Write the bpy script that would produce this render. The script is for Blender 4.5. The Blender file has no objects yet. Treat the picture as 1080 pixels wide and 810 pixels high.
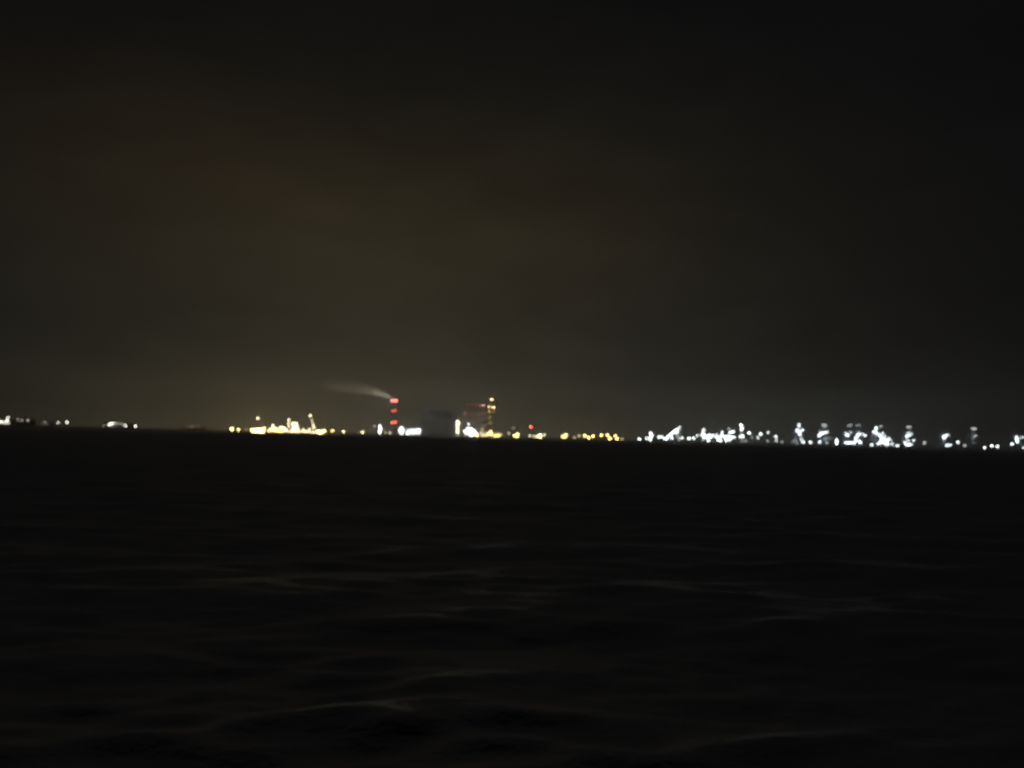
import bpy, bmesh, math, random
import numpy as np
from mathutils import Matrix, Vector, Euler

random.seed(7)
rng = np.random.default_rng(11)
SC = bpy.context.scene
COL = SC.collection
R = math.radians

# ------------------------------------------------------------------ camera
EYE = 5.0                     # eye level over the water; the quay top across the bay is as high
F = 840.0                     # focal length in photo pixels (1080 wide)
cam_data = bpy.data.cameras.new("camera")
cam_data.sensor_width = 36.0
cam_data.lens = 36.0 * F / 1080.0
cam_data.clip_start = 0.1
cam_data.clip_end = 30000.0
cam_data.dof.use_dof = True           # the phone did not find focus: lamps spread into small discs
cam_data.dof.focus_distance = 1.5
cam_data.dof.aperture_fstop = 4.1
cam = bpy.data.objects.new("camera", cam_data)
COL.objects.link(cam)
CAM = Matrix.Translation((0, 0, EYE)) @ Matrix.Rotation(R(90 + 3.81), 4, 'X') @ Matrix.Rotation(R(1.379), 4, 'Z')
cam.matrix_world = CAM
SC.camera = cam
CAM3 = CAM.to_3x3()

# ------------------------------------------------------------------ sky: night cloud lit from the towns and docks below
world = bpy.data.worlds.new("World")
SC.world = world
world.use_nodes = True
wt = world.node_tree
for n in list(wt.nodes):
    wt.nodes.remove(n)


class NT:
    """Tiny helper for math node chains."""
    def __init__(self, tree):
        self.t = tree

    def m(self, op, a, b=None, c=None):
        n = self.t.nodes.new('ShaderNodeMath')
        n.operation = op
        for i, v in enumerate((a, b, c)):
            if v is None:
                continue
            if isinstance(v, (int, float)):
                n.inputs[i].default_value = v
            else:
                self.t.links.new(v, n.inputs[i])
        return n.outputs[0]

    def scale(self, col, fac):
        n = self.t.nodes.new('ShaderNodeVectorMath')
        n.operation = 'SCALE'
        n.inputs[0].default_value = col if not hasattr(col, 'node') else (0, 0, 0)
        if hasattr(col, 'node'):
            self.t.links.new(col, n.inputs[0])
        if isinstance(fac, (int, float)):
            n.inputs['Scale'].default_value = fac
        else:
            self.t.links.new(fac, n.inputs['Scale'])
        return n.outputs[0]

    def add(self, a, b):
        n = self.t.nodes.new('ShaderNodeVectorMath')
        n.operation = 'ADD'
        for i, v in enumerate((a, b)):
            if hasattr(v, 'node'):
                self.t.links.new(v, n.inputs[i])
            else:
                n.inputs[i].default_value = v
        return n.outputs[0]


wn = NT(wt)
tc = wt.nodes.new('ShaderNodeTexCoord')
sp = wt.nodes.new('ShaderNodeSeparateXYZ')
wt.links.new(tc.outputs['Generated'], sp.inputs[0])
X, Y, Z = sp.outputs
AZ = wn.m('ARCTAN2', X, Y)                       # 0 straight over the bay, + towards +x
EL = wn.m('ARCSINE', wn.m('MAXIMUM', wn.m('MINIMUM', Z, 1.0), -1.0))
ELP = wn.m('MAXIMUM', EL, 0.0)


def cloud(sx, sz, detail, seed):
    cb = wt.nodes.new('ShaderNodeCombineXYZ')
    wt.links.new(wn.m('MULTIPLY', AZ, sx), cb.inputs[0])
    wt.links.new(wn.m('MULTIPLY', EL, sz), cb.inputs[1])
    cb.inputs[2].default_value = seed
    nz = wt.nodes.new('ShaderNodeTexNoise')
    nz.inputs['Scale'].default_value = 1.0
    nz.inputs['Detail'].default_value = detail
    nz.inputs['Roughness'].default_value = 0.45
    wt.links.new(cb.outputs[0], nz.inputs['Vector'])
    return nz.outputs['Fac']


def lobe(a0, sa, t0, st):
    a = wn.m('DIVIDE', wn.m('SUBTRACT', AZ, a0), sa)
    t = wn.m('DIVIDE', wn.m('SUBTRACT', EL, t0), st)
    return wn.m('EXPONENT', wn.m('MULTIPLY', wn.m('ADD', wn.m('MULTIPLY', a, a), wn.m('MULTIPLY', t, t)), -1.0))


def hor(a0, sa, dec):
    a = wn.m('DIVIDE', wn.m('SUBTRACT', AZ, a0), sa)
    g = wn.m('EXPONENT', wn.m('MULTIPLY', wn.m('MULTIPLY', a, a), -1.0))
    return wn.m('MULTIPLY', g, wn.m('EXPONENT', wn.m('DIVIDE', ELP, -dec)))


acc = (0.0026, 0.0027, 0.0032)
for col, fac in (
        ((0.0240, 0.0196, 0.0098), hor(-0.20, 0.42, 0.15)),
        ((0.0340, 0.0292, 0.0155), hor(-0.20, 0.32, 0.06)),     # glow over the yellow docks
        ((0.0088, 0.0089, 0.0076), hor(0.02, 0.80, 0.20)),
        ((0.0060, 0.0062, 0.0058), hor(0.10, 0.60, 0.06)),      # glow over the whole port
        ((0.0094, 0.0062, 0.0014), lobe(-0.16, 0.38, 0.265, 0.11)),   # sodium-lit cloud
        ((0.0085, 0.0070, 0.0042), lobe(-0.14, 0.46, 0.20, 0.22)),
        ((0.0030, 0.0013, 0.0001), lobe(-0.45, 0.19, 0.32, 0.08)),
        ):
    acc = wn.add(acc, wn.scale(col, fac))
c1 = cloud(3.2, 8.0, 3.0, 4.3)
c2 = cloud(9.0, 22.0, 2.0, 9.1)
mod = wn.m('ADD', 0.55, wn.m('ADD', wn.m('MULTIPLY', c1, 0.55), wn.m('MULTIPLY', c2, 0.30)))
acc = wn.scale(acc, mod)
bg = wt.nodes.new('ShaderNodeBackground')
wo = wt.nodes.new('ShaderNodeOutputWorld')
wt.links.new(acc, bg.inputs['Color'])
bg.inputs['Strength'].default_value = 1.0
wt.links.new(bg.outputs[0], wo.inputs['Surface'])

# ------------------------------------------------------------------ exposure and renderer
SC.view_settings.view_transform = 'Standard'
SC.view_settings.look = 'None'
SC.view_settings.exposure = 0.0
SC.view_settings.gamma = 1.0
SC.view_settings.use_curve_mapping = False
SC.render.engine = 'CYCLES'
cy = SC.cycles
cy.use_denoising = True
cy.denoiser = 'OPENIMAGEDENOISE'
cy.denoising_input_passes = 'RGB'
cy.use_adaptive_sampling = False
cy.max_bounces = 4
cy.volume_bounces = 2
cy.diffuse_bounces = 2
cy.glossy_bounces = 2
cy.caustics_reflective = False
cy.caustics_refractive = False
cy.sample_clamp_indirect = 0.12
cy.sample_clamp_direct = 8.5
cy.filter_width = 1.8

# ------------------------------------------------------------------ placing
LAND = 5.0                    # quay top above the water
SHORE = 2850.0                # distance of the quay edge


def S(px):
    """Photo row of the shoreline at photo column px."""
    return 448.0 + 0.02407 * px


def P(px, py, D):
    """World point that the photo shows at column px, row py, at D metres over the bay."""
    d = CAM3 @ Vector(((px - 540.0) / F, -(py - 405.0) / F, -1.0))
    return Vector((0, 0, EYE)) + d * (D / d.y)


def base(px, D, z=LAND):
    p = P(px, S(px), D)
    return Vector((p.x, p.y, z))


# ------------------------------------------------------------------ materials
def mat(name, col, rough=0.8, metal=0.0, vary=0.25, scale=0.15):
    m = bpy.data.materials.new(name)
    m.use_nodes = True
    t = m.node_tree
    b = t.nodes['Principled BSDF']
    b.inputs['Roughness'].default_value = rough
    b.inputs['Metallic'].default_value = metal
    tcn = t.nodes.new('ShaderNodeTexCoord')
    nz = t.nodes.new('ShaderNodeTexNoise')
    nz.inputs['Scale'].default_value = scale
    nz.inputs['Detail'].default_value = 4
    t.links.new(tcn.outputs['Object'], nz.inputs['Vector'])
    mx = t.nodes.new('ShaderNodeMix')
    mx.data_type = 'RGBA'
    mx.inputs['A'].default_value = tuple(c * (1 - vary) for c in col) + (1,)
    mx.inputs['B'].default_value = tuple(min(1, c * (1 + vary)) for c in col) + (1,)
    t.links.new(nz.outputs['Fac'], mx.inputs['Factor'])
    t.links.new(mx.outputs['Result'], b.inputs['Base Color'])
    return m


M_STEEL = mat('dark_steel', (0.06, 0.065, 0.07), 0.6, 0.0)
M_CRANE = mat('crane_paint', (0.10, 0.13, 0.18), 0.5)
M_CONC = mat('concrete', (0.26, 0.25, 0.23), 0.9)
M_DARKW = mat('dark_cladding', (0.055, 0.055, 0.06), 0.7)
M_PALE = mat('pale_cladding', (0.42, 0.42, 0.40), 0.7)
M_MID = mat('grey_cladding', (0.06, 0.06, 0.057), 0.8)
M_RIB = mat('ribbed_cladding', (0.17, 0.17, 0.16), 0.8)
M_RUST = mat('brown_cladding', (0.11, 0.075, 0.05), 0.8)
M_ROOF = mat('roof_felt', (0.05, 0.05, 0.05), 0.9)
M_HULL = mat('hull_paint', (0.05, 0.03, 0.03), 0.5)
M_WHITE = mat('ship_white', (0.65, 0.63, 0.58), 0.5)
M_LAND = mat('quay_ground', (0.05, 0.05, 0.048), 0.95, scale=0.02)

LAMP_COL = {
    'yellow': (1.0, 0.71, 0.22),
    'sodium': (1.0, 0.70, 0.22),
    'warm': (1.0, 0.85, 0.50),
    'white': (0.90, 0.99, 1.0),
    'pale': (1.0, 0.95, 0.80),
    'added_plume': (1.0, 0.88, 0.66),  # glass of the floodlights added to make the smoke pale
    'plant': (0.95, 1.0, 0.97),
    'red': (1.0, 0.10, 0.07),
    'rose': (1.0, 0.50, 0.40),
}
_lm = {}
LAMP_GAIN = {'yellow': 4.0, 'warm': 2.6, 'white': 0.7, 'plant': 4.5, 'added_plume': 160.0, 'red': 3.0, 'rose': 2.0}     # floodlights far brighter than the lens can show, the added plume pair most


def lamp_mat(colour, L):
    k = (colour, L)
    if k not in _lm:
        m = bpy.data.materials.new(f'{colour}_lamp_glass')
        m.use_nodes = True
        t = m.node_tree
        t.nodes.remove(t.nodes['Principled BSDF'])
        e = t.nodes.new('ShaderNodeEmission')
        e.inputs['Color'].default_value = LAMP_COL[colour] + (1,)
        e.inputs['Strength'].default_value = L * 1.4 + max(0.0, L - 8.0) * LAMP_GAIN.get(colour, 3.0)
        t.links.new(e.outputs[0], t.nodes['Material Output'].inputs['Surface'])
        _lm[k] = m
    return _lm[k]


# ------------------------------------------------------------------ mesh helpers
class MB:
    def __init__(self):
        self.v, self.f, self.mi = [], [], []

    def add(self, vs, fs, mi=0):
        o = len(self.v)
        self.v += [tuple(v) for v in vs]
        self.f += [tuple(i + o for i in f) for f in fs]
        self.mi += [mi] * len(fs)
        return self

    def box(self, x0, x1, y0, y1, z0, z1, mi=0):
        return self.add([(x0, y0, z0), (x1, y0, z0), (x1, y1, z0), (x0, y1, z0),
                         (x0, y0, z1), (x1, y0, z1), (x1, y1, z1), (x0, y1, z1)],
                        [(0, 3, 2, 1), (4, 5, 6, 7), (0, 1, 5, 4), (1, 2, 6, 5), (2, 3, 7, 6), (3, 0, 4, 7)], mi)

    def beam(self, a, b, w, w2=None, n=4, mi=0):
        a, b = Vector(a), Vector(b)
        d = (b - a).normalized()
        u = d.cross(Vector((0, 0, 1)))
        if u.length < 1e-4:
            u = Vector((1, 0, 0))
        u.normalize()
        v = d.cross(u)
        w2 = w if w2 is None else w2
        ring = []
        for p, r in ((a, w / 2), (b, w2 / 2)):
            for i in range(n):
                t = 2 * math.pi * (i + 0.5) / n
                k = r * (1.414 if n == 4 else 1)
                ring.append(p + u * math.cos(t) * k + v * math.sin(t) * k)
        fs = [(i, (i + 1) % n, n + (i + 1) % n, n + i) for i in range(n)]
        fs += [tuple(range(n - 1, -1, -1)), tuple(range(n, 2 * n))]
        return self.add(ring, fs, mi)

    def lathe(self, prof, cx=0, cy=0, n=20, mi=0):
        vs = []
        for r, z in prof:
            for i in range(n):
                t = 2 * math.pi * i / n
                vs.append((cx + r * math.cos(t), cy + r * math.sin(t), z))
        fs = []
        for k in range(len(prof) - 1):
            for i in range(n):
                j = (i + 1) % n
                fs.append((k * n + i, k * n + j, (k + 1) * n + j, (k + 1) * n + i))
        fs.append(tuple(range(n - 1, -1, -1)))
        fs.append(tuple(range((len(prof) - 1) * n, len(prof) * n)))
        return self.add(vs, fs, mi)

    def mesh(self, name, mats):
        me = bpy.data.meshes.new(name)
        me.from_pydata(self.v, [], self.f)
        for m in mats:
            me.materials.append(m)
        me.polygons.foreach_set('material_index', self.mi)
        me.update()
        return me

    def build(self, name, mats, parent=None, loc=(0, 0, 0)):
        if not isinstance(mats, (list, tuple)):
            mats = [mats]
        o = bpy.data.objects.new(name, self.mesh(name, mats))
        COL.objects.link(o)
        o.location = loc
        o.parent = parent
        return o


def thing(name, label, cat, loc, group=None, rz=0.0):
    o = bpy.data.objects.new(name, None)
    o.empty_display_size = 5
    COL.objects.link(o)
    o.location = loc
    o.rotation_euler = (0, 0, rz)
    o['label'] = label
    o['category'] = cat
    if group:
        o['group'] = group
    return o


_fm = {}


def beacon_mesh(size, colour, L):
    b = MB()
    r = size / 2
    b.lathe([(r * 0.6, -r * 0.6), (r * 0.9, -r * 0.2), (r * 0.9, r * 0.3), (r * 0.5, r * 0.8)], n=10, mi=0)
    b.lathe([(r * 0.8, -r * 0.95), (r * 0.7, -r * 0.64)], n=10, mi=1)
    return b.mesh('warning_lamp', [lamp_mat(colour, L), M_STEEL])


def flood_mesh(size, colour, L):
    size *= 1.18
    k = (round(size, 1), colour, L)
    if k not in _fm:
        b = MB()
        r = size / 2
        b.lathe([(r * 0.55, -r * 0.85), (r * 0.95, -r * 0.45), (r, r * 0.1), (r * 0.8, r * 0.62)], n=8, mi=0)
        b.lathe([(r * 0.86, r * 0.66), (r * 0.5, r * 0.95)], n=8, mi=1)
        _fm[k] = b.mesh('floodlight', [lamp_mat(colour, L), M_STEEL])
    return _fm[k]


def flood(parent, px, py, D, size=5.0, colour='white', L=22.0, name='floodlight', arm=True):
    o = bpy.data.objects.new(name, flood_mesh(size, colour, L))
    COL.objects.link(o)
    o.parent = parent
    p = P(px, py, D)
    p.z = max(p.z, parent.location.z + size * 0.5 + 0.2)
    o.location = p - parent.location
    return o


MAST_GROUP = 'lamp masts along the far shore'


def lamp_mast(px, py, label, size=5.0, colour='white', L=22.0, D=None, name='lamp_mast', group=MAST_GROUP):
    D = D or random.uniform(2870, 3150)
    b = base(px, D)
    t = thing(name, label, 'lamp mast' if name == 'lamp_mast' else 'beacon', b, group)
    h = max(P(px, py, D).z - LAND, size * 0.5 + 0.6)
    m = MB()
    m.lathe([(1.0, 0), (1.0, 0.5), (0.55, 0.6), (0.4, h - size * 0.3)], n=8)
    m.build('pole', M_STEEL, t)
    o = bpy.data.objects.new('lamp_head', flood_mesh(size, colour, L))
    COL.objects.link(o)
    o.parent = t
    o.location = (0, -0.6, h)
    return t


# ------------------------------------------------------------------ the sea
SEA_MAX = 0.78

def build_sea():
    nr, nc = 620, 420
    r = 4.0 * (3300.0 / 4.0) ** (np.linspace(0, 1, nr) ** 0.92)
    th = np.linspace(-R(62), R(62), nc)
    RR, TT = np.meshgrid(r, th, indexing='ij')
    x = RR * np.sin(TT)
    y = RR * np.cos(TT) - 4.0
    dr = np.gradient(r)[:, None] * np.ones((1, nc))
    ds = np.maximum(dr, RR * (th[1] - th[0]))
    z = np.zeros_like(x)
    # wind sea running in towards the beach, slightly oblique
    for i in range(70):
        lam = 0.9 * (12.0 / 0.9) ** rng.random()
        ang = rng.normal(0.0, 0.42) + R(-86)
        kx, ky = math.cos(ang) * 2 * math.pi / lam, math.sin(ang) * 2 * math.pi / lam
        amp = 0.0070 * lam ** 0.42 * (0.6 + 0.8 * rng.random())
        ph = rng.random() * 6.283
        fade = np.clip((lam / ds - 2.2) / 2.5, 0, 1)
        s = np.sin(kx * x + ky * y + ph)
        z += amp * fade * s
    # swells that cross the whole bay, each with a steep face to the beach
    for y0, slope, h, w in ((21.3, 0.10, 0.19, 1.2),):
        u = y - y0 - slope * x - 0.12 * np.sin(x * 0.13 + y0) - 0.06 * np.sin(x * 0.41 + 2 * y0)
        ww = np.where(u < 0, w, w * 8.0)
        z += h * np.exp(-(u / ww) ** 2) * (0.8 + 0.2 * np.sin(x * 0.07 + y0))
    # humps of water just off the beach
    for x0, y0, h, sx, w in ((-0.8, 13.4, 0.24, 2.2, 1.1), (-4.6, 13.4, 0.10, 1.6, 0.8), (3.5, 9.8, 0.12, 2.0, 0.7)):
        u = y - y0 - 0.05 * x
        z += h * np.exp(-((x - x0) / sx) ** 2) * np.exp(-(u / np.where(u < 0, w, w * 3.0)) ** 2)
    z *= np.clip((2600 - RR) / 1500, 0, 1)
    vs = np.stack([x, y, z], -1).reshape(-1, 3)
    idx = np.arange(nr * nc).reshape(nr, nc)
    q = np.stack([idx[:-1, :-1], idx[:-1, 1:], idx[1:, 1:], idx[1:, :-1]], -1).reshape(-1, 4)[:, ::-1]
    me = bpy.data.meshes.new('sea')
    me.vertices.add(len(vs))
    me.vertices.foreach_set('co', vs.ravel())
    me.loops.add(q.size)
    me.loops.foreach_set('vertex_index', q.ravel().astype(np.int32))
    me.polygons.add(len(q))
    me.polygons.foreach_set('loop_start', (np.arange(len(q)) * 4).astype(np.int32))
    me.update(calc_edges=True)
    me.polygons.foreach_set('use_smooth', [True] * len(q))
    m = bpy.data.materials.new('night_water')
    m.use_nodes = True
    t = m.node_tree
    t.nodes.remove(t.nodes['Principled BSDF'])
    df = t.nodes.new('ShaderNodeBsdfDiffuse')
    df.inputs['Color'].default_value = (0.010, 0.012, 0.012, 1)
    gl = t.nodes.new('ShaderNodeBsdfGlossy')
    gl.inputs['Color'].default_value = (1, 1, 1, 1)
    gl.inputs['Roughness'].default_value = 0.65      # ripples too small to model
    fr = t.nodes.new('ShaderNodeFresnel')
    fr.inputs['IOR'].default_value = 1.33
    mx = t.nodes.new('ShaderNodeMixShader')
    # a wind-ruffled sea never mirrors fully at grazing angles
    t.links.new(NT(t).m('MINIMUM', fr.outputs[0], SEA_MAX), mx.inputs[0])
    t.links.new(df.outputs[0], mx.inputs[1])
    t.links.new(gl.outputs[0], mx.inputs[2])
    t.links.new(mx.outputs[0], t.nodes['Material Output'].inputs['Surface'])
    g = t.nodes.new('ShaderNodeNewGeometry')
    mp = t.nodes.new('ShaderNodeMapping')
    mp.inputs['Scale'].default_value = (0.55, 1.0, 1.0)
    t.links.new(g.outputs['Position'], mp.inputs['Vector'])
    n1 = t.nodes.new('ShaderNodeTexNoise')
    n1.inputs['Scale'].default_value = 2.2
    n1.inputs['Detail'].default_value = 5
    n1.inputs['Roughness'].default_value = 0.6
    t.links.new(mp.outputs[0], n1.inputs['Vector'])
    n2 = t.nodes.new('ShaderNodeTexNoise')
    n2.inputs['Scale'].default_value = 0.22
    n2.inputs['Detail'].default_value = 3
    t.links.new(mp.outputs[0], n2.inputs['Vector'])
    hsum = NT(t).m('ADD', NT(t).m('MULTIPLY', n1.outputs['Fac'], 0.12), NT(t).m('MULTIPLY', n2.outputs['Fac'], 0.9))
    bp = t.nodes.new('ShaderNodeBump')
    bp.inputs['Strength'].default_value = 0.9
    bp.inputs['Distance'].default_value = 1.0
    t.links.new(hsum, bp.inputs['Height'])
    for q in (df, gl, fr):
        t.links.new(bp.outputs[0], q.inputs['Normal'])
    me.materials.append(m)
    o = bpy.data.objects.new('sea', me)
    COL.objects.link(o)
    o['kind'] = 'structure'


build_sea()

# land on the other side: one sheet with a low quay face
lb = MB()
prof = [(SHORE, -0.9), (SHORE, LAND - 0.4), (SHORE + 1.2, LAND), (SHORE + 2400, LAND), (SHORE + 2400, -0.9)]
nseg = 90
vs, fs = [], []
for i in range(nseg + 1):
    x = -4200 + 8400 * i / nseg
    jog = 14 * math.sin(i * 0.9) + 9 * math.sin(i * 2.3)
    for k, (yy, zz) in enumerate(prof):
        vs.append((x, yy + (jog if k < 3 else 0), zz))
K = len(prof)
for i in range(nseg):
    for k in range(K - 1):
        a = i * K + k
        fs.append((a, a + K, a + K + 1, a + 1))
lb.add(vs, fs)
lo = lb.build('land', M_LAND)
lo['kind'] = 'structure'


# ------------------------------------------------------------------ buildings
def hall(name, label, cat, x0, x1, ytop, D, depth=40.0, wall=M_DARKW, roof=M_ROOF, windows=None, group=None, gable=True):
    """Low industrial hall between photo columns x0..x1 with its eaves at row ytop."""
    xc = (x0 + x1) / 2
    b = base(xc, D)
    t = thing(name, label, cat, b, group)
    hw = (base(x1, D).x - base(x0, D).x) / 2
    h = max(P(xc, ytop, D).z - LAND, 4.0)
    MB().box(-hw, hw, 0, depth, 0, h).build('wall', wall, t)
    rb = MB()
    if gable:
        e = hw + 0.8
        rise = min(hw, depth) * 0.12 + 0.6
        rb.add([(-e, -0.8, h), (e, -0.8, h), (e, depth + 0.8, h), (-e, depth + 0.8, h),
                (-e, depth / 2, h + rise), (e, depth / 2, h + rise)],
               [(0, 1, 5, 4), (2, 3, 4, 5), (1, 2, 5), (3, 0, 4), (0, 3, 2, 1)])
    else:
        rb.box(-hw - 0.6, hw + 0.6, -0.6, depth + 0.6, h, h + 1.2)
    rb.build('roof', roof, t)
    if windows:
        colour, L, z0, z1, n = windows
        step = 2 * hw / n
        for i in range(n):
            w = MB()
            xa = -hw + step * (i + 0.14)
            w.box(xa, xa + step * 0.72, -0.25, -0.03, h * z0, h * z1)
            w.build('window', lamp_mat(colour, L), t)
    d = MB()
    d.box(-hw * 0.1 - 1.6, -hw * 0.1 + 1.6, -0.2, -0.02, 0, min(3.4, h * 0.5))
    d.build('door', M_STEEL, t)
    return t


def fl(t, D, pts):
    for q in pts:
        px, py, size, colour, L = q
        flood(t, px, py, D, size, colour, L)


# --- the far stretch of shore with small white lights
t = hall('terminal_building', 'small white-lit terminal building at the outer end of the shore', 'building', -6, 10, 443.2, 3000,
         windows=('pale', 1.2, 0.25, 0.75, 6))
fl(t, 2995, [(8.5, 440.3, 4, 'pale', 10), (7.5, 443.3, 5, 'pale', 8), (1, 444.5, 4, 'pale', 7), (4.3, 444.6, 3, 'pale', 4)])
t = hall('storage_shed', 'dim shed with three faint lamps beside the terminal building', 'shed', 17, 31, 442.6, 3060)
fl(t, 3055, [(19, 442.6, 3, 'pale', 2.4), (23, 443, 3, 'pale', 2.6), (29.6, 443.3, 3, 'pale', 3.2)])
t = hall('storage_shed', 'small grey shed with a barely lit front between shed and two mast lamps', 'shed', 43.5, 51, 444.3, 3060,
         wall=M_PALE, windows=('pale', 0.08, 0.2, 0.8, 3))
fl(t, 3055, [(47, 444.8, 2.6, 'pale', 1.6)])
lamp_mast(61, 445.6, 'faint narrow white lamp nearest the small grey shed', 4, 'pale', 5)
lamp_mast(70.6, 445.2, 'bright small white lamp standing alone past the grey shed', 4.4, 'pale', 13)
t = hall('loading_shed', 'long shed with one bright gable lamp and dim lamps along its eaves', 'shed', 107, 134, 448, 3000, depth=60)
fl(t, 2995, [(117, 446.8, 6, 'pale', 18), (114.8, 448, 4, 'pale', 6), (120, 446.2, 4, 'pale', 5), (123, 446.3, 3.4, 'pale', 2.2),
             (126, 446.8, 3.4, 'pale', 1.8), (129, 447.4, 3.4, 'pale', 2.0), (132.5, 448.6, 4.2, 'pale', 8), (109.5, 449, 3, 'pale', 1.4)])
lamp_mast(137.6, 448.9, 'small white mast lamp close to the end of the long shed', 5, 'pale', 16)
lamp_mast(142.8, 449.4, 'last white mast lamp past the long shed, before the dark gap', 4.6, 'pale', 14)
t = hall('office_block', 'low block with four faint pinkish windows on the dark stretch of shore', 'building', 193, 213, 450.2, 3150,
         wall=M_RUST, gable=False)
fl(t, 3145, [(197, 450.2, 3, 'warm', 0.6), (201.5, 450.6, 3.2, 'rose', 1.1), (204, 449.8, 3, 'warm', 0.7), (209, 450.1, 3.2, 'rose', 1.0)])

# --- yellow lit docks
lamp_mast(244.5, 452.8, 'large yellow mast lamp, first of the yellow lights along the docks', 9, 'yellow', 24)
lamp_mast(251.6, 453.0, 'smaller yellow mast lamp beside the large first yellow one', 5.6, 'yellow', 24)
t = hall('dock_shed', 'floodlit dock shed glowing yellow below the tall single lamp', 'shed', 263, 281, 452.6, 2890, depth=30)
fl(t, 2880, [(266, 453.2, 7, 'yellow', 26), (268, 455.2, 7, 'yellow', 22), (271, 455.6, 8, 'yellow', 26), (274.3, 456.0, 9, 'yellow', 26),
             (276.2, 453.4, 7, 'yellow', 26), (278.4, 451.2, 5, 'yellow', 24), (272.5, 452.8, 6, 'yellow', 22), (277.5, 455.2, 5, 'yellow', 16)])


def build_boat():  # boat added to hold lamps low, so the dock glow reaches the water
    D = 2700.0
    t = thing('added_work_boat', 'added low work boat, its yellow floodlights stretching the dock shed glow downward', 'boat', (base(272, D).x, D, 0))
    secs = []
    for i in range(15):
        q = -1 + 2 * i / 14
        w = 5.0 * (1 - max(0.0, (q - 0.3) / 0.7) ** 2) + 0.2
        top = 2.0 + 1.6 * max(0.0, q) ** 2
        secs.append([(q * 23, -w * 0.75, -0.8), (q * 25, -w, top), (q * 25, w, top), (q * 23, w * 0.75, -0.8)])
    b = MB()
    fs = []
    for i in range(14):
        for k in range(4):
            fs.append((i * 4 + k, i * 4 + 4 + k, i * 4 + 4 + (k + 1) % 4, i * 4 + (k + 1) % 4))
    fs += [(3, 2, 1, 0), (56, 57, 58, 59)]
    b.add([p for q in secs for p in q], fs)
    b.build('hull', M_HULL, t)
    w = MB()
    w.box(2, 11, -3, 3, 2.3, 5.4)
    w.box(4, 9, -2.4, 2.4, 5.42, 8.4)
    w.box(3.4, 9.6, -2.9, 2.9, 8.42, 8.8)
    w.build('wheelhouse', M_WHITE, t)
    m = MB()
    m.beam((6, 0, 8.8), (6, 0, 14), 0.4, 0.2, n=8)
    m.build('mast', M_STEEL, t)
    m = MB()
    m.beam((-16, 0, 2), (-16, 0, 9), 0.6, 0.4, n=8)
    m.build('lamp_post', M_STEEL, t)
    fl(t, D - 6, [(266.5, 455.8, 5, 'yellow', 22), (269.4, 456.4, 6, 'yellow', 22), (272.6, 457, 7, 'yellow', 26), (275.6, 457, 7, 'yellow', 26), (277.6, 455.6, 5, 'yellow', 22)])


build_boat()
lamp_mast(271.4, 441.0, 'tall slim mast with a single lamp high above the floodlit dock shed', 5, 'warm', 20, D=2960)
lamp_mast(259.5, 453.0, 'very faint lamp between the yellow pair and the floodlit dock shed', 3.5, 'rose', 1.6)


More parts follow.
